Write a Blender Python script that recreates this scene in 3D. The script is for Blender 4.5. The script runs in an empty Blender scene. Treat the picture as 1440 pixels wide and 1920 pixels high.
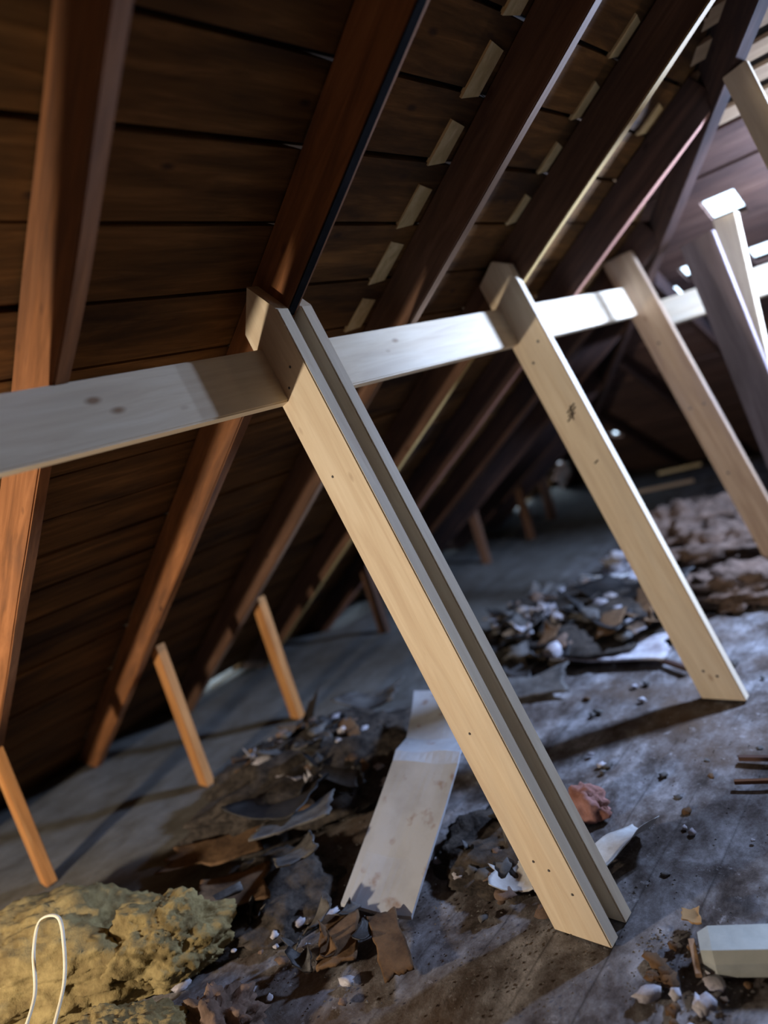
import bpy, bmesh, math, random
from mathutils import Vector, Matrix, noise
C = bpy.context.scene.collection
S = bpy.context.scene
PI = math.pi

# ------------------------------------------------------------------ camera, world, light, exposure
YAW, PITCH, ROLL, FPX = 0.774065590, -0.131514009, -0.301822889, 1290.06295
fw = Vector((-math.sin(YAW)*math.cos(PITCH), math.cos(YAW)*math.cos(PITCH), math.sin(PITCH)))
rt = Vector((math.cos(YAW), math.sin(YAW), 0)); up = rt.cross(fw)
c_, s_ = math.cos(ROLL), math.sin(ROLL)
r2 = c_*rt + s_*up; u2 = -s_*rt + c_*up
cam = bpy.data.cameras.new('camera'); camo = bpy.data.objects.new('camera', cam); C.objects.link(camo)
M = Matrix((r2, u2, -fw)).transposed().to_4x4(); M.translation = (0, 0, 1.38)
camo.matrix_world = M
cam.sensor_fit = 'VERTICAL'; cam.sensor_height = 36; cam.lens = FPX/1920*36
cam.clip_start = 0.02; cam.clip_end = 100
cam.dof.use_dof = True; cam.dof.focus_distance = 1.8; cam.dof.aperture_fstop = 0.9
S.camera = camo
S.view_settings.view_transform = 'Standard'; S.view_settings.look = 'None'
S.view_settings.exposure = 0.0; S.view_settings.gamma = 1; S.view_settings.use_curve_mapping = False

W = bpy.data.worlds.new('world'); S.world = W; W.use_nodes = True
bg = W.node_tree.nodes['Background']; bg.inputs[0].default_value = (0.62, 0.80, 1, 1); bg.inputs[1].default_value = 5.0

def lamp(name, kind, loc, target, energy, color, **kw):
    l = bpy.data.lights.new(name, kind); l.energy = energy; l.color = color
    for k, v in kw.items(): setattr(l, k, v)
    o = bpy.data.objects.new(name, l); C.objects.link(o); o.location = loc
    o.rotation_euler = (Vector(target)-Vector(loc)).to_track_quat('-Z', 'Y').to_euler()
    return o
# daylight coming in through the opening in the hip slope
lamp('daylight', 'AREA', (-0.14, 3.72, 1.80), (-1.35, 2.3, 0.3), 175, (0.47, 0.63, 1.0), size=0.26)
# daylight through the second (visible) opening
lamp('daylight_small', 'AREA', (-0.945, 3.78, 1.93), (-0.95, 3.7, 0.6), 0.5, (0.62, 0.82, 1.0), size=0.12)
# warm work lamp standing low behind the left edge of the frame
lamp('work_light', 'POINT', (-2.30, -1.05, 0.86), (0, 0, 0), 205, (1.0, 0.85, 0.68), shadow_soft_size=0.06)
# weak warm fill light added behind the camera
lamp('rear_fill', 'POINT', (0.3, -1.1, 1.5), (0, 0, 0), 1.0, (1.0, 0.78, 0.54), shadow_soft_size=0.10)
# warm bulb hanging under the far end of the ridge, right of the frame
lamp('ridge_bulb', 'POINT', (0.35, 3.0, 1.35), (0, 0, 0), 5.5, (1.0, 0.76, 0.50), shadow_soft_size=0.05)

# ------------------------------------------------------------------ materials
def nodes(name):
    m = bpy.data.materials.new(name); m.use_nodes = True
    nt = m.node_tree; b = nt.nodes['Principled BSDF']
    return m, nt, b
def N(nt, t, **kw):
    n = nt.nodes.new(t)
    for k, v in kw.items(): setattr(n, k, v)
    return n
def ramp(nt, fac, stops):
    r = N(nt, 'ShaderNodeValToRGB'); nt.links.new(fac, r.inputs[0])
    e = r.color_ramp.elements
    while len(e) < len(stops): e.new(0.5)
    for el, (p, c) in zip(e, stops): el.position = p; el.color = (*c, 1) if len(c) == 3 else c
    return r.outputs[0]
def mix(nt, fac, a, b, mode='MIX'):
    m = N(nt, 'ShaderNodeMix', data_type='RGBA', blend_type=mode)
    for i, v in ((0, fac), (6, a), (7, b)):
        if hasattr(v, 'links'): nt.links.new(v, m.inputs[i])
        elif i == 0: m.inputs[i].default_value = v
        else: m.inputs[i].default_value = (*v, 1)
    return m.outputs[2]
def coords(nt, scale, rnd=True):
    tc = N(nt, 'ShaderNodeTexCoord'); mp = N(nt, 'ShaderNodeMapping'); mp.inputs['Scale'].default_value = scale
    nt.links.new(tc.outputs['Object'], mp.inputs[0])
    if rnd:
        oi = N(nt, 'ShaderNodeObjectInfo'); mu = N(nt, 'ShaderNodeMath', operation='MULTIPLY'); mu.inputs[1].default_value = 37
        nt.links.new(oi.outputs['Random'], mu.inputs[0]); cb = N(nt, 'ShaderNodeCombineXYZ')
        for i in range(3): nt.links.new(mu.outputs[0], cb.inputs[i])
        nt.links.new(cb.outputs[0], mp.inputs['Location'])
    return mp.outputs[0]
def noi(nt, v, scale, detail=4, rough=.55, dist=0):
    n = N(nt, 'ShaderNodeTexNoise'); n.inputs['Scale'].default_value = scale; n.inputs['Detail'].default_value = detail
    n.inputs['Roughness'].default_value = rough; n.inputs['Distortion'].default_value = dist
    nt.links.new(v, n.inputs['Vector']); return n.outputs[0]
def bump(nt, b, h, strength, dist=.01):
    bp = N(nt, 'ShaderNodeBump'); bp.inputs['Strength'].default_value = strength; bp.inputs['Distance'].default_value = dist
    nt.links.new(h, bp.inputs['Height']); nt.links.new(bp.outputs[0], b.inputs['Normal'])

def wood(name, dark, mid, light, stain=None, stain_amt=.5, knots=None, rough=.75, axis='X', bmp=.25):
    m, nt, b = nodes(name)
    sc = (1.2, 14, 14) if axis == 'X' else (14, 1.2, 14)
    v = coords(nt, sc)
    g = noi(nt, v, 2.2, 6, .62, .6)
    col = ramp(nt, g, [(.30, dark), (.52, mid), (.72, light)])
    v2 = coords(nt, (.9, 4.5, 4.5) if axis == 'X' else (4.5, .9, 4.5))
    if stain:
        s = noi(nt, v2, 1.3, 5, .6, .4)
        f = ramp(nt, s, [(.45, (0, 0, 0)), (.68, (stain_amt,)*3)])
        col = mix(nt, f, col, stain)
    if knots:
        vo = N(nt, 'ShaderNodeTexVoronoi'); vo.inputs['Scale'].default_value = 1.0
        v3 = coords(nt, (4.5, 9, 9) if axis == 'X' else (9, 4.5, 9)); nt.links.new(v3, vo.inputs['Vector'])
        f = ramp(nt, vo.outputs['Distance'], [(.04, (.8,)*3), (.11, (0, 0, 0))])
        col = mix(nt, f, col, knots)
    nt.links.new(col, b.inputs['Base Color']); b.inputs['Roughness'].default_value = rough
    b.inputs['Specular IOR Level'].default_value = .25
    bump(nt, b, g, bmp, .004)
    return m
m_new = wood('new_lumber', (.62, .49, .34), (.72, .60, .43), (.80, .69, .52), (.62, .55, .44), .5, (.25, .12, .05), .6)
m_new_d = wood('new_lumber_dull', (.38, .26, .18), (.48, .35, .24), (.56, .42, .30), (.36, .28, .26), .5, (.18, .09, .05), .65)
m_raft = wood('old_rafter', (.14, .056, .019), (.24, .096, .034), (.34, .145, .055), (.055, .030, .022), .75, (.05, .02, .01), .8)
m_raft2 = wood('brown_shaded_rafter', (.080, .040, .024), (.135, .070, .042), (.19, .105, .065), (.05, .03, .022), .75, (.05, .02, .01), .8)  # old rafter wood with the shade of the deeper bays put in
m_raft_d = wood('dark_rafter', (.040, .022, .018), (.075, .040, .030), (.11, .06, .045), (.02, .017, .02), .8, (.02, .01, .01), .85)  # dark wood, also standing in for shade on the deepest rafters
m_edge2 = wood('pale_underside', (.17, .095, .05), (.25, .145, .08), (.33, .20, .12), (.2, .12, .08), .4, None, .7)
m_edge3 = wood('yellow_underside', (.40, .25, .08), (.52, .34, .12), (.62, .43, .18), (.42, .26, .10), .4, None, .7)
m_edge4 = wood('red_underside', (.26, .12, .08), (.36, .17, .12), (.44, .23, .16), (.15, .07, .05), .4, None, .7)
m_grey = wood('grey_lumber', (.13, .10, .10), (.19, .15, .155), (.25, .20, .21), (.10, .08, .09), .5, None, .7)
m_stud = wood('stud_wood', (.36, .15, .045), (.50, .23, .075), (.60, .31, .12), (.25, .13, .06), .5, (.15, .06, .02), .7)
m_board = wood('roof_boards', (.070, .033, .009), (.135, .062, .017), (.24, .115, .034), (.022, .012, .007), .85, (.03, .015, .01), .85, axis='Y', bmp=.5)
m_hipb = wood('hip_boards', (.09, .048, .038), (.14, .080, .062), (.20, .12, .09), (.045, .03, .03), .7, None, .8)
m_slat = wood('pale_slats', (.34, .23, .14), (.45, .32, .20), (.55, .41, .27), (.25, .17, .12), .4, None, .7)  # pale slats, with the warm light on them put into the colour
m_patch = wood('bare_wood', (.50, .36, .17), (.66, .50, .26), (.78, .62, .36), (.45, .30, .12), .5, None, .7)

def flat(name, col, rough=.9, var=None, sc=6, bm=.3, spec=.2):
    m, nt, b = nodes(name)
    v = coords(nt, (1, 1, 1)); n = noi(nt, v, sc, 6, .65)
    var = var or tuple(c*.55 for c in col)
    nt.links.new(ramp(nt, n, [(.35, var), (.65, col)]), b.inputs['Base Color'])
    b.inputs['Roughness'].default_value = rough; b.inputs['Specular IOR Level'].default_value = spec
    bump(nt, b, n, bm, .01); return m
m_felt = flat('roof_felt', (.02, .016, .014))
m_wall = flat('gable_boards', (.10, .06, .04))

def floor_mat():
    m, nt, b = nodes('dusty_floor')
    v = coords(nt, (1, 1, 1), False)
    v2 = coords(nt, (1, .7, 1), False)
    n1 = noi(nt, v2, 8, 8, .72, .12); n2 = noi(nt, v, 1.1, 3, .6, .3); n3 = noi(nt, v, 26, 6, .75)
    col = ramp(nt, n1, [(.36, (.035, .027, .023)), (.45, (.085, .072, .068)), (.54, (.16, .152, .155)), (.68, (.34, .34, .36))])
    f = ramp(nt, n2, [(.50, (0, 0, 0)), (.64, (.75,)*3)])
    col = mix(nt, f, col, (.095, .060, .036))
    # boards run along Y: narrow dark seams
    sx = N(nt, 'ShaderNodeSeparateXYZ'); nt.links.new(v, sx.inputs[0])
    md = N(nt, 'ShaderNodeMath', operation='PINGPONG'); md.inputs[1].default_value = .075
    nt.links.new(sx.outputs[0], md.inputs[0])
    f2 = ramp(nt, md.outputs[0], [(.0, (1, 1, 1)), (.005, (0, 0, 0))])
    f3 = N(nt, 'ShaderNodeMath', operation='MULTIPLY'); nt.links.new(f2, f3.inputs[0])
    nt.links.new(ramp(nt, n2, [(.35, (.8,)*3), (.6, (.15,)*3)]), f3.inputs[1])
    col = mix(nt, f3.outputs[0], col, (.02, .016, .014))
    col = mix(nt, ramp(nt, n3, [(.60, (0, 0, 0)), (.72, (.5,)*3)]), col, (.5, .5, .52))
    # towards the eave the boards lie under soot-dark felt paper
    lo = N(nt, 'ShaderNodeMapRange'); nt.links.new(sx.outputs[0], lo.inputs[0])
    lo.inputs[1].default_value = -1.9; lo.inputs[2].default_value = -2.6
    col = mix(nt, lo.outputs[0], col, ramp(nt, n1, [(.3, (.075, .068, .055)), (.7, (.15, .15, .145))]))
    nt.links.new(col, b.inputs['Base Color']); b.inputs['Roughness'].default_value = .85
    b.inputs['Specular IOR Level'].default_value = .25
    bump(nt, b, n1, .45, .02); return m
m_floor = floor_mat()
m_ins = flat('yellow_insulation', (.30, .24, .11), 1, (.16, .12, .055), 14, 1, .05)
m_ins2 = flat('brown_insulation', (.20, .14, .11), 1, (.08, .055, .042), 12, .9, .05)
m_pink = flat('pink_insulation', (.36, .20, .18), 1, (.22, .10, .075), 16, .9, .05)
m_white = flat('white_plastic', (.66, .70, .72), .5, (.38, .36, .34), 7, .3, .4)
m_tar = flat('tar_paper', (.030, .028, .028), .6, (.012, .012, .013), 10, .5, .4)
m_soot = flat('soot', (.012, .011, .011), 1, (.006, .006, .006), 10, .3, .02)
m_slate = flat('grey_shingle', (.13, .125, .12), .85, (.05, .045, .042), 12, .6)
m_brown = flat('brown_shingle', (.16, .095, .05), .9, (.06, .035, .02), 12, .6)
m_plast = flat('plaster', (.50, .50, .54), .9, (.24, .22, .24), 14, .6)
m_block = flat('grey_block', (.42, .45, .43), .9, (.30, .33, .32), 8, .3)
m_rub = flat('rubble', (.075, .062, .052), 1, (.016, .014, .013), 22, 1)
m_card = flat('cardboard', (.50, .30, .13), .85, (.30, .17, .07), 8, .3)
m_splint = flat('splinter_wood', (.36, .24, .15), .85, (.18, .11, .07), 20, .4)
m_strap = flat('white_strap', (.80, .76, .62), .5, (.60, .56, .42), 5, .1, .4)
def bent_mat():
    m, nt, b = nodes('weathered_panel'); v = coords(nt, (1, 1, 1), False)
    n1 = noi(nt, v, 5, 5, .6); n2 = noi(nt, v, 16, 3, .5)
    col = ramp(nt, n1, [(.3, (.27, .28, .30)), (.6, (.38, .40, .43))])
    col = mix(nt, ramp(nt, n2, [(.62, (0, 0, 0)), (.76, (.8,)*3)]), col, (.20, .12, .08))
    nt.links.new(col, b.inputs['Base Color']); b.inputs['Roughness'].default_value = .7; bump(nt, b, n2, .2, .005); return m
m_bent = bent_mat()

# ------------------------------------------------------------------ helpers
def tag(o, label=None, cat=None, group=None, kind=None):
    if label: o['label'] = label
    if cat: o['category'] = cat
    if group: o['group'] = group
    if kind: o['kind'] = kind
    return o
def mk(name, verts, faces, mat, parent=None, loc=None, smooth=False):
    """one mesh object; verts in world coordinates, origin moved to the middle of its underside"""
    if loc is None:
        xs, ys, zs = zip(*verts); loc = ((min(xs)+max(xs))/2, (min(ys)+max(ys))/2, min(zs))
    me = bpy.data.meshes.new(name); me.from_pydata([tuple(Vector(v)-Vector(loc)) for v in verts], [], faces)
    me.materials.append(mat)
    if smooth: me.polygons.foreach_set('use_smooth', [True]*len(me.polygons))
    o = bpy.data.objects.new(name, me); C.objects.link(o); o.location = loc
    if parent: o.parent = parent; o.location = Vector(loc)-parent.location
    bm = bmesh.new(); bm.from_mesh(me); bmesh.ops.recalc_face_normals(bm, faces=bm.faces); bm.to_mesh(me); bm.free()
    return o
def beam(name, p0, d, side, L, w, t, mat, k0=0.0, k1=0.0, wob=0.0, seed=0, bev=.003, lo=0.0, hi=None, seg=None, parent=None):
    """Board of length L from p0 along d. local Y = width axis (spans lo..hi), local Z = thickness. k0,k1 slope the end cuts."""
    d = Vector(d).normalized(); side = Vector(side); side = (side - d*side.dot(d)).normalized(); th = d.cross(side)
    if hi is None: hi = lo + w
    seg = seg or max(1, int(L/.12)) if wob else 1
    bm = bmesh.new(); rings = []
    for i in range(seg+1):
        f = i/seg; ring = []
        for (y, z) in ((lo, 0), (hi, 0), (hi, t), (lo, t)):
            x = f*L + (1-f)*k0*y + f*k1*y
            dy = dz = 0
            if wob:
                q = Vector((x*1.7+seed*7.3, y*9, z*9))
                dy = wob*noise.noise(q); dz = wob*.6*noise.noise(q+Vector((31, 5, 2)))
            ring.append(bm.verts.new((x, y+dy, z+dz)))
        rings.append(ring)
    for a, b in zip(rings, rings[1:]):
        for j in range(4): bm.faces.new((a[j], a[(j+1) % 4], b[(j+1) % 4], b[j]))
    bm.faces.new(rings[0][::-1]); bm.faces.new(rings[-1])
    bmesh.ops.recalc_face_normals(bm, faces=bm.faces)
    if bev:
        es = [e for e in bm.edges if len(e.link_faces) == 2 and e.calc_face_angle(0) > .6]
        bmesh.ops.bevel(bm, geom=es, offset=bev, segments=2, affect='EDGES')
    me = bpy.data.meshes.new(name); bm.to_mesh(me); bm.free(); me.materials.append(mat)
    o = bpy.data.objects.new(name, me); C.objects.link(o)
    R = Matrix((d, side, th)).transposed().to_4x4(); R.translation = Vector(p0); o.matrix_world = R
    if parent: o.parent = parent; o.matrix_parent_inverse = parent.matrix_world.inverted()
    return o

SL = math.atan(.657); ca, sa = math.cos(SL), math.sin(SL)
def zr(x): return 2.600+.657*x            # underside of the left rafters
HK = .55; HL = math.atan(HK); ch, sh = math.cos(HL), math.sin(HL)
YC = 6.85
def zh(y): return HK*(YC-y)+.062               # underside of the hip framing
def y_hip(x): return YC-1.195*(x+3.863)   # plan line of the hip
def x_hip(y): return (YC-y)/1.195-3.863
RD = .150                                   # rafter depth
RV = RD/ca                                 # the same, measured vertically
XR, ZR = 1.2, zr(1.2)                      # ridge

# ------------------------------------------------------------------ structure: floor, roof, gable
def grid_floor():
    vs, fs = [], []
    nx, ny = 150, 150
    x0, x1, y0, y1 = -5.0, 3.0, -3.0, 8.2
    for j in range(ny+1):
        for i in range(nx+1):
            x = x0+(x1-x0)*i/nx; y = y0+(y1-y0)*j/ny
            q = Vector((x*1.6, y*1.6, 0))
            z = .012*noise.noise(q)+.008*noise.noise(q*4)
            if x < -1.7: z += .035*min(1, (-1.7-x))*abs(noise.noise(Vector((x*1.3+.6*y, y*.8, 4))))
            vs.append((x, y, z-.012))
    for j in range(ny):
        for i in range(nx):
            a = j*(nx+1)+i; fs.append((a, a+1, a+nx+2, a+nx+1))
    return vs, fs
v, f = grid_floor(); tag(mk('floor', v, f, m_floor, loc=(0, 0, 0), smooth=True), kind='structure')

def slab_boards(boards, mat, name, backing=None):
    """boards: list of 4-corner quads in world space + outward normal thickness, merged into one structure mesh"""
    vs, fs = [], []
    for quad, nrm, t in boards:
        b = len(vs); nrm = Vector(nrm)
        vs += [tuple(Vector(q)) for q in quad] + [tuple(Vector(q)+nrm*t) for q in quad]
        fs += [(b, b+1, b+2, b+3), (b+7, b+6, b+5, b+4)] + [(b+j, b+(j+1) % 4, b+4+(j+1) % 4, b+4+j) for j in range(4)]
    return mk(name, vs, fs, mat, loc=(0, 0, 0))

random.seed(4)
nL = Vector((-sa, 0, ca)); nH = Vector((0, sh, ch))
PITCHX = .1640   # board module measured in x
bo = []
k = 0; x = XR
xs = []
x = -.980+PITCHX*13
while x > -4.35:
    xs.append((x-PITCHX, x)); x -= PITCHX
# small openings to the sky: at the hip junction and low in the eave (x0, x1, y0, y1)
lholes = [(-3.80, -3.665, 6.50, 6.74), (-3.95, -3.84, 6.69, 6.93), (-4.12, -3.99, 6.88, 7.12),
          (-4.13, -4.08, 4.86, 5.10), (-4.30, -4.17, 6.28, 6.62), (-4.02, -3.96, 3.14, 3.45), (-4.12, -4.07, 3.46, 3.62), (-4.32, -4.16, 2.10, 2.45)]
def cut_intervals(a, b, hs):
    segs = [(a, b)]
    for h0, h1 in hs:
        ns = []
        for p, q in segs:
            if h1 <= p or h0 >= q: ns.append((p, q)); continue
            if h0 > p: ns.append((p, h0))
            if h1 < q: ns.append((h1, q))
        segs = ns
    return segs
def P(xx, yy, off=0): return (xx, yy, zr(xx)+RV+off)
for (xa, xb) in xs:
    if xa > XR: continue
    gap = random.uniform(.003, .009)
    ya = -2.6; ends = [ya]
    yy = -2.6+random.uniform(.8, 2.2)
    while yy < y_hip(xb)-.5: ends.append(.67+.61*round((yy-.67)/.61)); yy += random.choice((1.83, 2.44, 3.05))
    ends.append(None)
    for a, b in zip(ends, ends[1:]):
        e0, e1 = (b, b) if b is not None else (y_hip(xa)+.17, y_hip(xb)+.17)
        off = random.uniform(0, .008); tl = random.uniform(-.004, .004)
        cuts = sorted({xa+gap, xb-gap} | {min(max(h, xa+gap), xb-gap) for hh in lholes for h in hh[:2] if xa < hh[1] and xb > hh[0]})
        for c0, c1 in zip(cuts, cuts[1:]):
            if c1-c0 < 1e-4: continue
            cm = (c0+c1)/2; f0 = (c0-xa)/(xb-xa); f1 = (c1-xa)/(xb-xa)
            E0, E1 = e0+(e1-e0)*f0, e0+(e1-e0)*f1
            hs = [(h[2], h[3]) for h in lholes if h[0] < cm < h[1]]
            for p, q_ in cut_intervals(a+.002, max(E0, E1), hs):
                last = q_ == max(E0, E1)
                q = [P(c0, p, off), P(c1, p, off), P(c1, E1-.002 if last else q_, off), P(c0, E0-.002 if last else q_, off)]
                bo.append((q, nL, .028))
tag(slab_boards(bo, m_board, 'ceiling_left'), kind='structure')
# felt laid over the boards (keeps the daylight out except at the open eave corner)
def quadslab(name, q, n, t, mat):
    return tag(slab_boards([(q, n, t)], mat, name), kind='structure')
o_ = .036
def PL(x, y): return (x, y, zr(x)+RV+o_)
def felt_cells(Pf, cuts, hs, full, swap):
    out = []
    for c0, c1 in zip(cuts, cuts[1:]):
        cm = (c0+c1)/2; a0, b0 = full(c0); a1, b1 = full(c1)
        hh = [h for h in hs if h[0] < cm < h[1]]
        if not hh: out.append([Pf(a0, c0), Pf(b0, c0), Pf(b1, c1), Pf(a1, c1)]); continue
        for p, q in cut_intervals(a0, b0, [(h[2], h[3]) for h in hh]):
            p0, p1 = (p, p) if p != a0 else (a0, a1); q0, q1 = (q, q) if q != b0 else (b0, b1)
            out.append([Pf(p0, c0), Pf(q0, c0), Pf(q1, c1), Pf(p1, c1)])
    return out
cl = sorted({-4.35, XR} | {v for h in lholes for v in h[:2]})
cells = felt_cells(lambda y, x: PL(x, y), cl, lholes, lambda x: (-2.7, y_hip(x)+.2), False)
tag(slab_boards([(c, nL, .01) for c in cells], m_felt, 'ceiling_felt'), kind='structure')

# hip slope: boards along X. holes = (x0,x1,y0,y1) left open to the sky
HV = .10/ch + .02
def PH(x, y, off=0): return (x, y, zh(y)+HV+off)
holes = [(-1.03, -.875, 3.75, 3.94), (-.27, -.01, 3.60, 3.88), (-1.56, -1.47, 4.24, 4.385), (-1.45, -1.40, 4.31, 4.45), (-1.33, -1.25, 4.17, 4.305), (-.99, -.80, 4.21, 4.355), (-2.86, -2.74, 6.08, 6.22)]
bo, slats, felt = [], [], []
y = 8.0; i = 0
while y > .75:
    wdt = .20 if y > 3.45 else .105
    g = .006 if y > 3.45 else .045
    ya, yb = y-wdt, y
    xl = x_hip(yb)-(.12 if y < 6.2 else .0)
    cuts = sorted({ya+g/2, yb-g/2} | {min(max(h, ya+g/2), yb-g/2) for hh in holes for h in hh[2:] if ya < hh[3] and yb > hh[2]})
    off = random.uniform(0, .01)
    for c0, c1 in zip(cuts, cuts[1:]):
        if c1-c0 < 1e-4: continue
        cm = (c0+c1)/2
        for a, b in cut_intervals(xl, 3.0, [(h[0], h[1]) for h in holes if h[2] < cm < h[3]]):
            q = [PH(a, c0, off), PH(b, c0, off), PH(b, c1, off), PH(a, c1, off)]
            (bo if y > 3.45 else slats).append((q, nH, .02))
    y = ya; i += 1
ch_ = sorted({.7, 6.19, 6.9, 8.0} | {v for h in holes for v in h[2:]})
cells = felt_cells(lambda x, y: PH(x, y, .032), ch_, [(h[2], h[3], h[0], h[1]) for h in holes], lambda y: (x_hip(y)-(.15 if y < 6.2 else .0), 3.0), False)
felt = [(c, nH, .01) for c in cells]
tag(slab_boards(bo, m_hipb, 'ceiling_hip'), kind='structure')
tag(slab_boards(slats, m_slat, 'ceiling_hip_slats'), kind='structure')
tag(slab_boards(felt, m_felt, 'ceiling_hip_felt'), kind='structure')
quadslab('eave_reflector_1', [(-4.75, .5, .1), (-4.75, 6.3, .1), (-4.75, 6.3, .9), (-4.75, .5, .9)], Vector((-1, 0, 0)), .02, m_card)  # board added outside the eave to catch skylight behind the openings
# right slope and gable behind the camera
def zR(x): return zr(2*XR-x)+RV
quadslab('ceiling_right', [(XR, -2.7, zR(XR)), (5.5, -2.7, zR(5.5)), (5.5, 4.0, zR(5.5)), (XR, .9, zR(XR))], Vector((sa, 0, ca)), .02, m_board)
quadslab('wall_back', [(-4.4, -2.65, -.1), (5.6, -2.65, -.1), (XR+.3, -2.65, 3.8), (XR-.3, -2.65, 3.8)], Vector((0, -1, 0)), .02, m_wall)
quadslab('wall_right', [(3.0, -2.7, -.1), (3.0, 8.0, -.1), (3.0, 8.0, 2.3), (3.0, -2.7, 2.3)], Vector((1, 0, 0)), .02, m_wall)

# ------------------------------------------------------------------ rafters
dR = Vector((ca, 0, sa)); upR = Vector((-sa, 0, ca))
rlabels = {0: 'orange-brown old rafter nearest the left edge, crossing behind the grey purlin',
           1: 'brown rafter clasped by the nearest doubled pale brace, black streak along its underside',
           2: 'old rafter with a thin light edge between the first and second braces',
           3: 'old rafter with a yellow edge meeting the top of the second brace',
           4: 'dark rafter just beyond the second brace, ending on the dark hip rafter',
           5: 'dark rafter running down behind the third brace'}
for k in range(-3, 9):
    yk = .65+.61*k
    if k == -1 or k < -2: continue
    x0 = -3.863-.35
    xe = min(XR, x_hip(yk+.04)+.05) if yk > y_hip(XR) else XR
    if xe < x0+.4: continue
    L = (xe-x0)/ca
    o = beam('rafter', (x0, yk+.04, zr(x0)), dR, upR, L, RD, .04, m_raft if k < 2 else m_raft2 if k < 4 else m_raft_d, wob=.011 if k == 0 else .006, seed=k+5, k0=.4, k1=0, bev=.004)  # deeper rafters get darker copies: shade put into the colour
    if k in (2, 3, 4):   # underside in a paler second material
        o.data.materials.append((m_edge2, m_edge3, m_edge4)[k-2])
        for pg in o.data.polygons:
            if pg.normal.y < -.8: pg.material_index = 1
    if k < 0: lab = 'old rafter just outside the left edge of the view'
    elif k in rlabels: lab = rlabels[k]
    else: lab = ['short dark rafter deep in the attic, seventh from the left', 'short dark rafter deep in the attic, eighth from the left',
                 'short dark rafter near the far corner, ninth from the left', 'very short rafter in the far eave corner, tenth from the left',
                 'shortest rafter right at the far eave corner'][k-6]
    tag(o, lab, 'rafter', 'rafters under the left roof slope')
    if k == 1:   # tar run down the underside
        xa_, xb_ = -1.36, xe-.02
        st = beam('tar_streak', (xa_, yk+.002, zr(xa_)-.0025), dR, Vector((0, 1, 0)), (xb_-xa_)/ca, .025, .004, m_soot, bev=.0, wob=.003, seed=2)
        st['label'] = 'black tar streak'
        bpy.context.view_layer.update(); st.parent = o; st.matrix_parent_inverse = o.matrix_world.inverted()
# hip rafter
hd = Vector((-1, 1.195, -.657)).normalized()
hs = hd.cross(Vector((0, 0, 1))).normalized(); hup = hs.cross(hd).normalized()
if hup.z < 0: hup = -hup
xt = XR; p0 = Vector((xt, y_hip(xt), zr(xt)-.02))
Lh = (Vector((-4.1, y_hip(-4.1), zr(-4.1)))-p0).length
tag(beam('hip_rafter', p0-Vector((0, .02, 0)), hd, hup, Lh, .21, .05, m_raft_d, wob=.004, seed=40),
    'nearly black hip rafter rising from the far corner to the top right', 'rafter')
# hip jack rafters (run along Y under the hip slope)
dJ = Vector((0, -ch, sh)); upJ = Vector((0, sh, ch))
for i, (xj, lab) in enumerate(((-3.2, 'short jack rafter in the dark far corner of the hip slope'), (-2.6, 'dark jack rafter left of the third brace foot'),
                               (-2.0, 'dark jack rafter under the hip slope behind the third brace'), (-1.4, 'jack rafter behind the purple-grey brace'),
                               )):
    ys = YC+.3; ye = y_hip(xj)+.10
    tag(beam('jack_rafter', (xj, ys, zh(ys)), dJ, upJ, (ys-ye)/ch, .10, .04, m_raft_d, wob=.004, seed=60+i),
        lab, 'rafter', 'jack rafters under the hip slope')

# pale bare patches at the board ends beside the rafters
pl = {2: [-.766, -.930, -1.094, -1.258, -1.422, -1.592], 3: [-.766, -.930, -1.094, -1.258], 4: [-.93], 5: [-1.253]}
ordn = ['topmost', 'second from the top', 'third from the top', 'fourth from the top', 'fifth from the top', 'lowest']
for k, lst in pl.items():
    ye = {2: 1.845, 3: 2.465, 4: 3.055, 5: 3.60}[k]
    for i, xc in enumerate(lst):
        hl = .062 if k < 3 else .05
        wy = {2: .082, 3: .06, 4: .07, 5: .05}[k]
        sc = random.uniform(.85, 1.1)
        a, b = xc-hl*sc, xc+hl*sc; y0, y1 = ye-wy, ye
        z = lambda xx: zr(xx)+RV-.0035
        sk = .012
        q = [(a, y0+sk*.3, z(a)), (b, y0+sk, z(b)), (b-.01, y1, z(b-.01)), (a+.012, y1-sk*.5, z(a+.012))]
        vs = [tuple(p) for p in q]+[tuple(Vector(p)+nL*.012) for p in q]
        fs = [(0, 1, 2, 3), (7, 6, 5, 4)]+[(j, (j+1) % 4, 4+(j+1) % 4, 4+j) for j in range(4)]
        o = mk('bare_wood_patch', vs, fs, m_patch)
        bay = {2: 'beside the black-streaked rafter', 3: 'left of the yellow-edged rafter', 4: 'right of the yellow-edged rafter', 5: 'against the dark hip rafter'}[k]
        lab = 'pale patch on roof boards %s' % bay
        if len(lst) > 1: lab += ', ' + (ordn[i] if i < len(lst)-1 else 'lowest')
        tag(o, lab, 'patch', 'pale bare patches along the roof boards')

# ------------------------------------------------------------------ purlins and braces
bS = 1.31636940; dS = Vector((-math.cos(bS), 0, math.sin(bS))); nS = Vector((math.sin(bS), 0, math.cos(bS)))
def sx(z): return -1.44-(z-1.48)*math.cos(bS)/math.sin(bS)    # x of the braces' eave-side edge at height z
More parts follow.
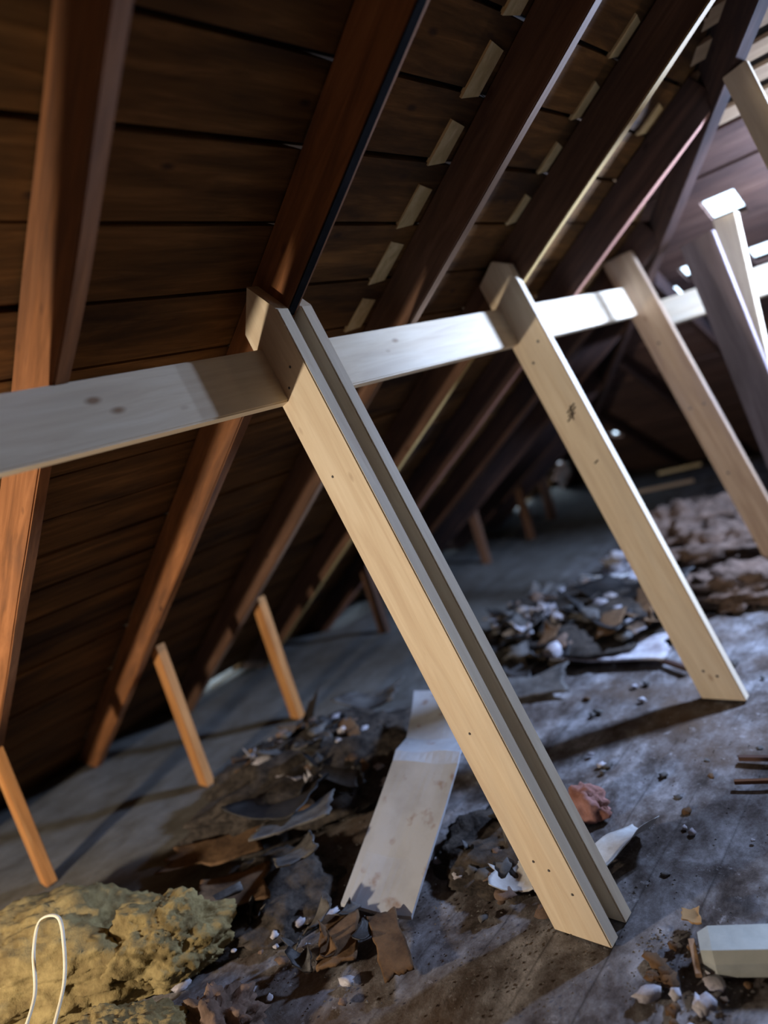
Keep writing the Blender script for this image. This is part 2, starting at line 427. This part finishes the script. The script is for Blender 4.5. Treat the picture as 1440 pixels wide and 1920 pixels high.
# purlin: face flush with the braces' eave-side edge, 0.155 deep along dS, 0.04 thick away from the camera
def purlin(y0, y1, label, mat):
    p = Vector((sx(1.485), y0, 1.485))
    return tag(beam('purlin', p, (0, 1, 0), dS, y1-y0, .158, .036, mat, bev=.004), label, 'beam', 'pale purlin boards under the rafters')
purlin(-1.6, 1.262, 'grey-white purlin board at the left edge, butting into the nearest brace', m_new)
purlin(1.262, 3.98, 'pale purlin board running from the nearest brace past the second brace', m_new)
tag(beam('purlin', (-1.46, 4.02, 1.385), (1, 0, 0), Vector((0, .25, .97)), 2.9, .15, .04, m_new, bev=.004),
    'short pale purlin under the hip slope behind the third brace', 'beam', 'pale purlin boards under the rafters')

def brace_board(y0, ztop, mat, parent=None, name='brace', w=.155, cut=.9, t=.04, zb=-.004, peak=None):
    # foot cut level on the floor; width axis nS; top end cut slanting
    L = (ztop-zb)/math.sin(bS)
    p = Vector((sx(zb), y0, zb))
    kf = -(nS.z)/dS.z           # level foot
    o = beam(name, p, dS, nS, L, w, t, mat, k0=kf, k1=cut, bev=.003)
    if peak:   # second slanting cut at the top
        bm = bmesh.new(); bm.from_mesh(o.data); inv = o.matrix_world.inverted() if False else Matrix((dS, nS, dS.cross(nS))).transposed().to_4x4().inverted()
        pp = inv @ (Vector((peak[0], y0, peak[1]))-p); nn = inv.to_3x3() @ Vector((peak[2], 0, peak[3])).normalized()
        r = bmesh.ops.bisect_plane(bm, geom=bm.verts[:]+bm.edges[:]+bm.faces[:], plane_co=pp, plane_no=nn, clear_outer=True)
        bmesh.ops.holes_fill(bm, edges=[e for e in bm.edges if e.is_boundary]); bm.to_mesh(o.data); bm.free()
    return o
# thickness axis of beam = d x side ; for dS x nS -> +/-Y
ty = dS.cross(nS).y
def by(y, t=.04): return y if ty > 0 else y+t
b1 = bpy.data.objects.new('doubled_brace', None); C.objects.link(b1); b1.location = (-.95, 1.28, 0)
bpy.context.view_layer.update()
tag(b1, 'nearest pale brace of two boards clasping a rafter, standing on the dusty floor', 'brace', 'pale braces under the purlin')
f1 = brace_board(by(1.22), 1.70, m_new, name='front_board', cut=.95, peak=(-1.398, 1.775, .93, .92))
f2 = brace_board(by(1.305), 1.70, m_new, name='rear_board', cut=.95, peak=(-1.398, 1.775, .93, .92))
blk = beam('spacer_block', (sx(.02)+.02, 1.26 if ty > 0 else 1.305, .02), dS, nS, 1.5, .07, .045, m_new_d, lo=.0, k0=-(nS.z)/dS.z)
for o in (f1, f2, blk):
    mw = o.matrix_world.copy(); o.parent = b1; o.matrix_parent_inverse = Matrix.Translation(b1.location).inverted(); 
tag(brace_board(by(2.44), 1.755, m_new, cut=.5, peak=(-1.36, 1.79, .5, 1)), 'second pale brace with faint black marks, leaning right to the floor', 'brace', 'pale braces under the purlin')
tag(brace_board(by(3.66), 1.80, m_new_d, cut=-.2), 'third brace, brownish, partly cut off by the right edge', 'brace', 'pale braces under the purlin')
# fourth, purple-grey, steeper
d4 = Vector((-.137, 0, 1)).normalized(); n4 = Vector((1, 0, .137)).normalized()
t4 = d4.cross(n4).y
tag(beam('brace', (-1.014-.06+.137*1.75, 3.45 if t4 > 0 else 3.49, 0), d4, n4, 1.73, .15, .04, m_grey, k0=-.137), 'purple-grey brace leaning at the right edge behind the third brace', 'brace')
# post under the opening
tag(beam('post', (-.975, 3.69, 0), (0, 0, 1), (1, 0, 0), 1.80, .10, .06, m_new, lo=0), 'bright white-lit post standing under the bright roof opening', 'post')
# upper right brace
pb = Vector((-.645, 2.98, 2.16)); db = Vector((.058, 0, -.272)).normalized()
tag(beam('brace', pb, db, (1, 0, .21), 2.20/abs(db.z), .085, .04, m_new, k0=.0), 'cream brace in the upper right corner crossing the pale roof slats', 'brace')

# pencil scribble and nail marks on the second brace: thin wires of graphite, raised a hair
m_ink = flat('graphite', (.03, .025, .025)); m_nail = flat('nail_steel', (.12, .11, .11), .5, None, 5, .1, .5)
def pt_on(y, s, wv):   # point on a brace face: s metres up along it from the floor, wv across
    return Vector((sx(0), y, 0))+dS*s+nS*wv
bpy.context.view_layer.update()
second = [o for o in C.objects if o.get('label', '').startswith('second pale brace')][0]
third = [o for o in C.objects if o.get('label', '').startswith('third brace')][0]
def child_mesh(name, vs, fs, mat, par, label=None):
    o = mk(name, vs, fs, mat, loc=(0, 0, 0))
    o.parent = par; o.matrix_parent_inverse = par.matrix_world.inverted()
    if label: o['label'] = label
    return o
def strokes(y, lst, w):
    vs, fs = [], []
    for (s0, w0, s1, w1) in lst:
        a, b = pt_on(y, s0, w0), pt_on(y, s1, w1); d = (b-a).normalized(); n = Vector((-d.z, 0, d.x))*w/2
        k = len(vs); e = Vector((0, -.0012, 0))
        vs += [tuple(a-n), tuple(b-n), tuple(b+n), tuple(a+n), tuple(a-n*.3+e), tuple(b-n*.3+e), tuple(b+n*.3+e), tuple(a+n*.3+e)]
        fs += [(k, k+1, k+2, k+3), (k+4, k+5, k+6, k+7)]+[(k+j, k+(j+1) % 4, k+4+(j+1) % 4, k+4+j) for j in range(4)]
    return vs, fs
for st_ in [(1.205, .075, 1.225, .12), (1.19, .072, 1.212, .118), (1.175, .06, 1.195, .105), (1.225, .10, 1.17, .085), (.985, .075, .992, .095)]:
    v, f = strokes(2.4399, [st_], .006); child_mesh('pencil_mark', v, f, m_ink, second)
def nails(y, lst, r=.004):
    vs, fs = [], []
    for (s, wv) in lst:
        c = pt_on(y, s, wv); k = len(vs); n = 8
        for j in range(n): vs.append((c.x+r*math.cos(2*PI*j/n), y, c.z+r*math.sin(2*PI*j/n)))
        for j in range(n): vs.append((c.x+.7*r*math.cos(2*PI*j/n), y-.002, c.z+.7*r*math.sin(2*PI*j/n)))
        fs += [tuple(range(k, k+n)), tuple(range(k+n, k+2*n))]+[(k+j, k+(j+1) % n, k+n+(j+1) % n, k+n+j) for j in range(n)]
    return vs, fs
for par, yy, r_, lst in ((second, 2.4399, .006, [(.10, .06), (.07, .10), (1.44, .05), (1.50, .11)]),
                         (third, 3.6599, .007, [(1.35, .06), (.98, .04), (.97, .11), (.60, .05)]),
                         (f1, 1.2199, .004, [(.19, .05), (.165, .085), (.10, .12), (1.56, .06), (1.60, .10), (1.30, .05), (.55, .06)])):
    for q in lst:
        v, f = nails(yy, [q], r_); child_mesh('nail_head', v, f, m_nail, par)

# ------------------------------------------------------------------ short eave studs
def stud(x, y, w, t, label, top=None, lean=.0):
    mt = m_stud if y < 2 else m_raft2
    h = zr(x)+.05
    o = beam('stud', (x, y+.04, -.004), (-lean, 0, 1), (1, 0, 0), h+(top or 0), w, t, mt, bev=.003, wob=.003, seed=x+y, k1=.6)
    return tag(o, label, 'stud', 'short studs along the eave')
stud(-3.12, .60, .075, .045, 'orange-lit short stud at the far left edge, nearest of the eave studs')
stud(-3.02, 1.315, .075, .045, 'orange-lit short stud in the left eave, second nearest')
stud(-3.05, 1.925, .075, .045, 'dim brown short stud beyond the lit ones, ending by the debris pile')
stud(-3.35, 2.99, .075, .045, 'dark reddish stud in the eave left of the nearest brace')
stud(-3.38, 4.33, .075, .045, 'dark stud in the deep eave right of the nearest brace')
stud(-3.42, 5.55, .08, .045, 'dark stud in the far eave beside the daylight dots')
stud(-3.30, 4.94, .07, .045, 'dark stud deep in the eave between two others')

# ------------------------------------------------------------------ debris builders
def sheet(name, cx, cy, z, w, h, rot, mat, label, cat, curl=.05, th=.005, seed=0, tilt=(0, 0), rag=.25, group=None, n=14, crumple=.02):
    """ragged bent sheet lying on the floor"""
    vs, fs = [], []
    cr, sr = math.cos(rot), math.sin(rot)
    for j in range(n+1):
        for i in range(n+1):
            u = i/n*2-1; v = j/n*2-1
            th_ = math.atan2(v, u); q_ = Vector((math.cos(th_)*1.3, math.sin(th_)*1.3, seed)); rr_ = max(abs(u), abs(v))
            e = 1-rag*rr_*(1.6*abs(noise.noise(q_))+.4*abs(noise.noise(q_*3)))
            X = u*w/2*e; Y = v*h/2*e
            q = Vector((X*7, Y*7, seed*3.1))
            Z = curl*(u*u*.6+.4*v*u)+crumple*noise.noise(q)+tilt[0]*X+tilt[1]*Y
            vs.append((X, Y, Z))
    zm = min(v[2] for v in vs)
    W_ = [(cx+x*cr-y*sr, cy+x*sr+y*cr, z+Z-zm) for x, y, Z in vs]
    m = len(W_)
    V = W_+[(a, b, c+th) for a, b, c in W_]
    for j in range(n):
        for i in range(n):
            a = j*(n+1)+i; fs += [(a, a+1, a+n+2, a+n+1), (m+a, m+a+n+1, m+a+n+2, m+a+1)]
    rim = [i for i in range(n)]+[(i)*(n+1)+n for i in range(n)]+[n*(n+1)+n-i for i in range(n)]+[(n-i)*(n+1) for i in range(n)]
    for a, b in zip(rim, rim[1:]+rim[:1]): fs.append((a, b, m+b, m+a))
    return tag(mk(name, V, fs, mat, smooth=True), label, cat, group)
def lump(name, cx, cy, z, rx, ry, rz, mat, label, cat, seed=0, amp=.25, fr=3, group=None, sub=4, rot=0, flatb=True, kind=None, fuzz=0):
    bm = bmesh.new(); bmesh.ops.create_icosphere(bm, subdivisions=sub, radius=1)
    cr, sr = math.cos(rot), math.sin(rot); vs = []
    for v in bm.verts:
        p = v.co.copy(); q = p*fr*.5+Vector((seed*5.1, 3, 1))
        k = 1+amp*(noise.noise(q)*1.4+.6*noise.noise(q*2.3)+.35*noise.noise(q*5)+fuzz*(noise.noise(q*13)+.8*noise.noise(q*29)))
        p = p*k; x, y, zz = p.x*rx, p.y*ry, p.z*rz
        if flatb and zz < -.35*rz: zz = -.35*rz
        vs.append((cx+x*cr-y*sr, cy+x*sr+y*cr, z+zz+.35*rz*(1 if flatb else 0)))
    fs = [tuple(v.index for v in f.verts) for f in bm.faces]; bm.free()
    return tag(mk(name, vs, fs, mat, smooth=True), label, cat, group, kind)
def tube(name, pts, r, mat, label, cat):
    P_ = [Vector(p) for p in pts]; path = []
    for k in range(len(P_)-1):
        p0, p1, p2, p3 = P_[max(k-1, 0)], P_[k], P_[k+1], P_[min(k+2, len(P_)-1)]
        for t in [i/8 for i in range(8)]:
            path.append(.5*((2*p1)+(p2-p0)*t+(2*p0-5*p1+4*p2-p3)*t*t+(3*p1-p0-3*p2+p3)*t**3))
    path.append(P_[-1]); vs, fs = [], []; n = 8
    for k, p in enumerate(path):
        d = (path[min(k+1, len(path)-1)]-path[max(k-1, 0)]).normalized(); a = d.orthogonal().normalized(); a = Vector((-d.y, d.x, 0.001)).normalized(); b = d.cross(a)
        for i in range(n): vs.append(tuple(p+a*r*1.6*math.cos(2*PI*i/n)+b*r*math.sin(2*PI*i/n)))
    for k in range(len(path)-1):
        for i in range(n): fs.append((k*n+i, k*n+(i+1) % n, (k+1)*n+(i+1) % n, (k+1)*n+i))
    fs += [tuple(range(n)), tuple(range((len(path)-1)*n, len(path)*n))]
    return tag(mk(name, vs, fs, mat, smooth=True), label, cat)

# insulation bottom left
lump('insulation_batt', -2.42, .46, 0, .42, .24, .16, m_ins, 'large yellow insulation batt in the bottom left corner', 'insulation', 1, .17, 4, rot=.6, sub=6, fuzz=.22)
lump('insulation_batt', -2.07, .66, 0, .20, .12, .15, m_ins, 'smaller yellow insulation tuft at the upper right end of the large batt', 'insulation', 2, .20, 4, rot=.9, sub=6, fuzz=.22)
lump('insulation_batt', -1.83, .40, 0, .22, .13, .11, m_ins, 'yellowish insulation mass at the bottom edge right of the white strap', 'insulation', 3, .2, 4, rot=.5, sub=6, fuzz=.22)
lump('insulation_batt', -1.68, .58, 0, .12, .10, .07, m_ins2, 'mixed brown fluffy scrap at the bottom edge beside the yellow insulation', 'insulation', 9, .35, 7, sub=5)
tube('packing_strap', [(-1.94, .23, .20), (-2.02, .31, .235), (-2.17, .37, .26), (-2.22, .42, .30), (-2.15, .45, .31), (-2.06, .42, .28), (-1.97, .37, .24), (-1.90, .30, .20)], .0032, m_strap,
     'white looped strap curling over the yellow insulation', 'strap')
# bent weathered panel
def bent_panel():
    prof = [(-1.70, 1.05, .012), (-1.715, 1.19, .085), (-1.725, 1.32, .165), (-1.74, 1.455, .243), (-1.76, 1.50, .252), (-1.80, 1.60, .243), (-1.90, 1.76, .25), (-2.0, 1.90, .26)]
    vs, fs = [], []; nw = 10
    for k, (x, y, z) in enumerate(prof):
        for i in range(nw+1):
            u = i/nw; vs.append((x+.255*u, y+.045*u, z+.012*noise.noise(Vector((u*2, k*.7, 3)))-.006*math.sin(u*PI)))
    m = len(vs); vs += [(a+.002, b-.003, c-.009) for a, b, c in vs]
    for k in range(len(prof)-1):
        for i in range(nw):
            a = k*(nw+1)+i; fs += [(a, a+1, a+nw+2, a+nw+1), (m+a, m+a+nw+1, m+a+nw+2, m+a+1)]
    K = len(prof)-1
    rim = list(range(nw))+[k*(nw+1)+nw for k in range(K)]+[K*(nw+1)+nw-i for i in range(nw)]+[(K-k)*(nw+1) for k in range(K)]
    for a, b in zip(rim, rim[1:]+rim[:1]): fs.append((a, b, m+b, m+a))
    return mk('bent_panel', vs, fs, m_bent)
tag(bent_panel(), 'pale weathered board bent across the middle, leaning on the debris pile', 'board')

# debris pile behind / left of the bent panel
lump('rubble_heap', -2.33, 1.55, -.03, .52, .36, .16, m_rub, 'dark rubble heap under the torn scraps left of the bent board', 'rubble', 11, .2, 5, rot=1.0, sub=5, kind='stuff')
lump('rubble_heap', -1.98, 0.98, -.03, .24, .22, .07, m_rub, 'low dark rubble at the foot of the bent board', 'rubble', 12, .2, 5, rot=.5, sub=5, kind='stuff')
lump('rubble_heap', -1.34, 1.45, -.03, .22, .20, .07, m_rub, 'low brown rubble around the lower half of the nearest brace', 'rubble', 13, .2, 5, sub=5, kind='stuff')
lump('rubble_heap', -1.85, 3.15, -.03, .55, .50, .13, m_rub, 'wide dark rubble heap between the nearest and second braces', 'rubble', 14, .2, 5, rot=.4, sub=5, kind='stuff')
G = 'torn scraps on the debris piles'
sheet('tar_paper_scrap', -2.62, 1.80, .09, .10, .30, .55, m_tar, 'upright black strip on the left flank of the debris pile', 'scrap', .02, .006, 21, tilt=(.9, .3), group=G)
sheet('tar_paper_scrap', -2.15, 1.23, .09, .34, .26, .3, m_tar, 'large black tar-paper flap left of the bent board', 'scrap', .06, .006, 22, tilt=(.1, -.25), group=G)
sheet('shingle_scrap', -1.98, 1.16, .13, .30, .18, .75, m_slate, 'dark greenish-grey shingle lying against the lower edge of the bent board', 'scrap', .02, .008, 23, tilt=(.1, -.2), group=G, crumple=.008)
sheet('shingle_scrap', -2.43, 2.03, .10, .34, .20, .3, m_slate, 'curled grey shingle on top of the debris pile', 'scrap', .06, .007, 24, tilt=(0, -.1), group=G)
sheet('shingle_scrap', -2.02, .90, .07, .24, .20, .9, m_brown, 'brown shingle scrap between insulation and the bent board', 'scrap', .03, .008, 25, tilt=(-.2, -.1), group=G)
sheet('shingle_scrap', -1.87, 1.06, .09, .15, .20, 1.1, m_slate, 'bluish-grey slab scrap just left of the board foot', 'scrap', .03, .009, 26, tilt=(.15, -.35), group=G)
sheet('shingle_scrap', -2.32, 1.02, .06, .42, .18, .7, m_brown, 'flat brown strip above the yellow insulation', 'scrap', .02, .008, 27, group=G, crumple=.01)
sheet('shingle_scrap', -1.58, .93, .02, .20, .12, 2.3, m_brown, 'brown flat strip below the foot of the bent board', 'scrap', .01, .008, 28, group=G, crumple=.006)
sheet('shingle_scrap', -1.42, .98, .02, .26, .09, 2.5, m_brown, 'brown pointed strip on the floor left of the nearest brace foot', 'scrap', .01, .008, 29, group=G, crumple=.006)
sheet('wood_slat_scrap', -2.06, .78, .09, .035, .30, -.45, m_slate, 'narrow grey slat between the yellow tuft and brown scrap', 'scrap', .0, .012, 30, rag=.05, group=G, crumple=.003)
# open cardboard wedge
sheet('cardboard_flap', -2.70, 1.53, .05, .20, .11, .35, m_card, 'orange-lit open cardboard flap at the left end of the debris pile', 'cardboard', .05, .004, 31, tilt=(.1, .45), rag=.15)
# light fluff & plaster bits in the pile
random.seed(9)
def bits(n, cx, cy, rx, ry, zf, group, where, sizes=(.012, .035), mats=None, seed=0):
    rnd = random.Random(seed)
    mats = mats or [(m_plast, 'white'), (m_ins2, 'brown'), (m_slate, 'grey')]
    for i in range(n):
        a = rnd.uniform(0, 2*PI); r = math.sqrt(rnd.random())
        x, y = cx+rx*r*math.cos(a), cy+ry*r*math.sin(a); s = rnd.uniform(*sizes)
        m, cn = rnd.choice(mats)
        lump('debris_fragment', x, y, zf(x, y, r), s*rnd.uniform(.8, 1.8), s, s*rnd.uniform(.4, .8), m, 'small %s crumb %s' % (cn, where), 'fragment',
             rnd.uniform(0, 99), .55, 5, group='%s crumbs %s' % (cn, where), sub=2, rot=a)
bits(46, -2.35, 1.60, .42, .32, lambda x, y, r: .03+.16*math.sqrt(max(0, 1-r*r)), '', 'on the debris pile left of the bent board', seed=1)
bits(26, -1.75, .80, .38, .22, lambda x, y, r: .03*(1-r), '', 'near the bottom edge below the bent board', (.007, .02), seed=2)
bits(34, -1.28, 1.40, .26, .24, lambda x, y, r: .05*(1-r*r)-.005, '', 'around the lower half of the nearest brace', (.010, .028), seed=3)
bits(60, -1.90, 3.05, .62, .55, lambda x, y, r: .01+.125*math.sqrt(max(0, 1-r*r)), '', 'on the heap between the nearest and second braces', (.018, .05), seed=4)
bits(22, -.70, 1.20, .12, .12, lambda x, y, r: .0, '', 'beside the grey block at the bottom right', (.008, .022), [(m_plast, 'white'), (m_brown, 'brown')], seed=5)
bits(40, -1.0, 2.2, .55, .8, lambda x, y, r: -.005, '', 'scattered over the dusty floor right of the nearest brace', (.006, .016), [(m_plast, 'white'), (m_slate, 'grey'), (m_brown, 'brown')], seed=6)
# scraps on the rear heap
G2 = 'torn scraps on the rear heap'
sheet('tar_paper_scrap', -1.58, 3.16, .10, .62, .26, -.35, m_tar, 'big black tar-paper sheet left of the second brace', 'scrap', .10, .008, 41, tilt=(0, .25), group=G2)
sheet('tar_paper_scrap', -1.62, 2.93, .05, .48, .18, -.6, m_tar, 'black curled strip in front of the big black sheet', 'scrap', .09, .008, 42, tilt=(0, -.4), group=G2)
sheet('tar_paper_scrap', -2.05, 2.95, .07, .30, .14, .9, m_tar, 'black scrap among white bits just right of the nearest brace', 'scrap', .06, .008, 43, tilt=(.2, 0), group=G2)
sheet('plaster_sheet', -1.86, 3.47, .13, .26, .10, -.1, m_white, 'light blue-white flat piece on the rear heap', 'scrap', .01, .008, 44, tilt=(0, -.3), group=G2, crumple=.004, rag=.15)
sheet('plaster_sheet', -1.55, 2.78, .02, .55, .26, .1, m_plast, 'grey plaster slab on the floor in front of the black strips', 'scrap', .02, .012, 45, group=G2, crumple=.01)
sheet('plaster_sheet', -1.98, 2.78, .04, .22, .18, .6, m_slate, 'grey broken slab beside the nearest brace at the rear heap', 'scrap', .03, .012, 46, group=G2)
sheet('plaster_sheet', -1.80, 2.42, .01, .38, .22, .4, m_slate, 'flat grey shard below the rear heap', 'scrap', .03, .01, 47, group=G2)
lump('insulation_tuft', -1.90, 3.95, 0, .20, .10, .11, m_plast, 'crumpled whitish clump at the rear heap left of the second brace', 'insulation', 48, .4, 6)
lump('insulation_tuft', -1.78, 3.62, .04, .16, .10, .08, m_plast, 'crumpled light grey cloth above the black sheet', 'insulation', 49, .45, 7)
lump('insulation_tuft', -2.0, 2.98, .08, .10, .08, .07, m_plast, 'white fluffy clump near the nearest brace at the rear heap', 'insulation', 50, .5, 7)
# brown insulation behind second brace
lump('insulation_clump', -1.70, 4.45, 0, .34, .30, .20, m_ins2, 'tall brown insulation clump between the second and third braces', 'insulation', 51, .35, 5, sub=5)
lump('insulation_clump', -1.35, 4.05, 0, .36, .26, .15, m_ins2, 'brown insulation clump behind the second brace at right', 'insulation', 52, .35, 6, sub=5)
lump('insulation_clump', -1.20, 3.50, 0, .34, .22, .09, m_ins2, 'low brown insulation spread right of the second brace', 'insulation', 53, .4, 7, sub=5)
# pink insulation & white bag near strut foot
lump('insulation_tuft', -1.17, 1.68, 0, .07, .05, .07, m_pink, 'small pink insulation tuft right of the nearest brace', 'insulation', 54, .25, 5)
sheet('plastic_scrap', -1.0, 1.53, .0, .13, .24, -.35, m_white, 'white crumpled plastic scrap on the floor right of the nearest brace', 'scrap', .05, .003, 55, tilt=(.45, 0), rag=.16, crumple=.035)
sheet('plastic_scrap', -1.22, 1.31, .02, .14, .11, .6, m_white, 'white plastic corner poking out left of the nearest brace foot', 'scrap', .04, .003, 56, tilt=(0, .2), rag=.3)
# dark stick and small splinters at right
tag(beam('stick', (-.82, 2.06, .006), Vector((1, .2, 0)), Vector((0, 0, 1)), .5, .014, .016, m_raft_d, wob=.004, seed=8, bev=.001), 'thin dark stick on the floor at the right edge', 'stick')
tag(beam('stick', (-.80, 1.93, .006), Vector((1, .32, 0)), Vector((0, 0, 1)), .4, .012, .014, m_raft, wob=.004, seed=9, bev=.001), 'thin reddish-brown stick just below the dark one at the right edge', 'stick')
tag(beam('splinter', (-1.30, 2.72, .01), Vector((1, -.55, 0)), Vector((0, 0, 1)), .16, .02, .02, m_raft_d, bev=.001), 'short dark splinter on the floor left of the second brace foot', 'stick')
tag(beam('splinter', (-.715, 1.29, .02), Vector((.5, -1, -.1)), Vector((0, 0, 1)), .09, .012, .014, m_splint, wob=.003, seed=2, bev=.001), 'tan wood splinter left of the grey block', 'stick')
sheet('shingle_scrap', -.742, 1.355, .02, .045, .06, .4, m_card, 'small orange-brown chip beside the grey block', 'scrap', .01, .004, 57)
# grey block bottom right: long bar with chamfered end
def block():
    a = Vector((-.695, 1.27, 0)); d = Vector((.92, .42, 0)).normalized(); s = Vector((-d.y, d.x, 0))
    prof = [(-.05, .0), (.05, .0), (.052, .035), (.035, .055), (-.035, .055), (-.052, .035)]
    vs, fs = [], []
    for (x, k) in ((0, .72), (.025, 1), (.5, 1), (.52, .8)):
        for (p, z) in prof: vs.append(tuple(a+d*x+s*p*k+Vector((0, 0, z*(k*.5+.5)))))
    for r in range(3):
        for j in range(6): fs.append((r*6+j, r*6+(j+1) % 6, r*6+6+(j+1) % 6, r*6+6+j))
    fs += [tuple(range(5, -1, -1)), tuple(range(18, 24))]
    return mk('stone_block', vs, fs, m_block)
tag(block(), 'pale grey-green block with a rounded end at the bottom right corner', 'block')
# sunlit slivers of wood along the eave
for i, (x, y, l, lab) in enumerate(((-4.12, 2.15, .22, 'nearest light wood sliver low in the left eave'), (-3.98, 3.10, .30, 'light wood sliver in the eave left of the nearest brace'),
                                    (-4.15, 4.95, .20, 'light wood sliver in the eave right of the nearest brace'), (-4.15, 5.35, .16, 'small light sliver deep in the eave'),
                                    (-4.15, 6.25, .18, 'light sliver in the eave near the far corner'))):
    tag(beam('wood_sliver', (x, y, zr(x)+RV-.05), Vector((.35, 1, .23)), Vector((1, 0, .5)), l, .03, .012, m_patch, bev=.001), lab, 'sliver', 'light wood slivers along the eave')
for i, (x, y, l, lab) in enumerate(((-3.35, 6.50, .28, 'thin cream lath on the floor left of the second brace, far back'), (-2.75, 6.70, .40, 'thin cream lath on the floor right of the second brace, far back'),
                                    (-2.15, 6.62, .20, 'short cream lath beside the third brace, far back'), (-2.7, 6.0, .5, 'dark lath lying in the far background'))):
    tag(beam('lath', (x, y, .03), Vector((1, .15, .03)), Vector((0, 0, 1)), l, .03, .02, m_patch if i < 3 else m_slat, bev=.001), lab, 'lath', 'laths in the far background')

# many torn scraps on the two debris piles
def scraps(n, cx, cy, rx, ry, zf, where, seed, smin, smax):
    rnd = random.Random(seed)
    kinds = [('tar_paper_scrap', m_tar, 'black'), ('shingle_scrap', m_slate, 'grey'), ('shingle_scrap', m_brown, 'brown'), ('plaster_sheet', m_plast, 'whitish'), ('tar_paper_scrap', m_tar, 'black')]
    for i in range(n):
        a = rnd.uniform(0, 2*PI); r = math.sqrt(rnd.random()); nm, m, cn = rnd.choice(kinds)
        w_ = rnd.uniform(smin, smax); h_ = w_*rnd.uniform(.35, .8)
        if cn == 'whitish': w_ *= .5; h_ *= .5
        sheet(nm, cx+rx*r*math.cos(a), cy+ry*r*math.sin(a), zf(r), w_, h_, rnd.uniform(0, PI), m, 'small torn %s scrap lying %s' % (cn, where), 'scrap',
              rnd.uniform(0, .05), .005, rnd.uniform(60, 400), (rnd.uniform(-.5, .5), rnd.uniform(-.5, .5)), .35, 'small %s scraps lying %s' % (cn, where), n=8)
scraps(26, -2.35, 1.55, .42, .34, lambda r: .02+.16*math.sqrt(max(0, 1-r*r)), 'on the debris pile left of the bent board', 71, .07, .18)
scraps(34, -1.92, 3.05, .55, .52, lambda r: .01+.125*math.sqrt(max(0, 1-r*r)), 'on the heap between the first and second braces', 72, .08, .24)
scraps(10, -1.36, 1.42, .18, .18, lambda r: .04*(1-r*r), 'around the lower half of the nearest brace', 73, .05, .10)
scraps(9, -1.75, .90, .30, .14, lambda r: .02, 'below the foot of the bent board', 74, .05, .12)
# fine grit nobody could count
def grit():
    rnd = random.Random(5); vs, fs = [], []
    zones = [(-2.3, 1.5, .6, .5, .02, 500), (-1.9, 3.0, .8, .7, .015, 700), (-1.0, 2.0, .7, 1.1, 0, 450), (-1.5, 1.1, .6, .5, .0, 550), (-1.2, 3.8, .7, .7, .0, 300), (-.72, 1.22, .14, .14, 0, 160)]
    for cx, cy, rx, ry, z0, n in zones:
        for i in range(n):
            a = rnd.uniform(0, 2*PI); r = math.sqrt(rnd.random()); x, y = cx+rx*r*math.cos(a), cy+ry*r*math.sin(a)
            s_ = rnd.uniform(.0015, .0042); k = len(vs)
            for q in ((1, 0, 0), (-.5, .87, 0), (-.5, -.87, 0), (.2, .1, .9)):
                vs.append((x+s_*q[0]*rnd.uniform(.6, 1.8), y+s_*q[1]*rnd.uniform(.6, 1.8), z0+s_*q[2]))
            fs += [(k, k+1, k+2), (k, k+1, k+3), (k+1, k+2, k+3), (k+2, k, k+3)]
    return vs, fs
v, f = grit()
tag(mk('plaster_grit', v, f, m_slate), 'fine pale plaster grit strewn over the dusty floor and heaps', 'grit', kind='stuff')
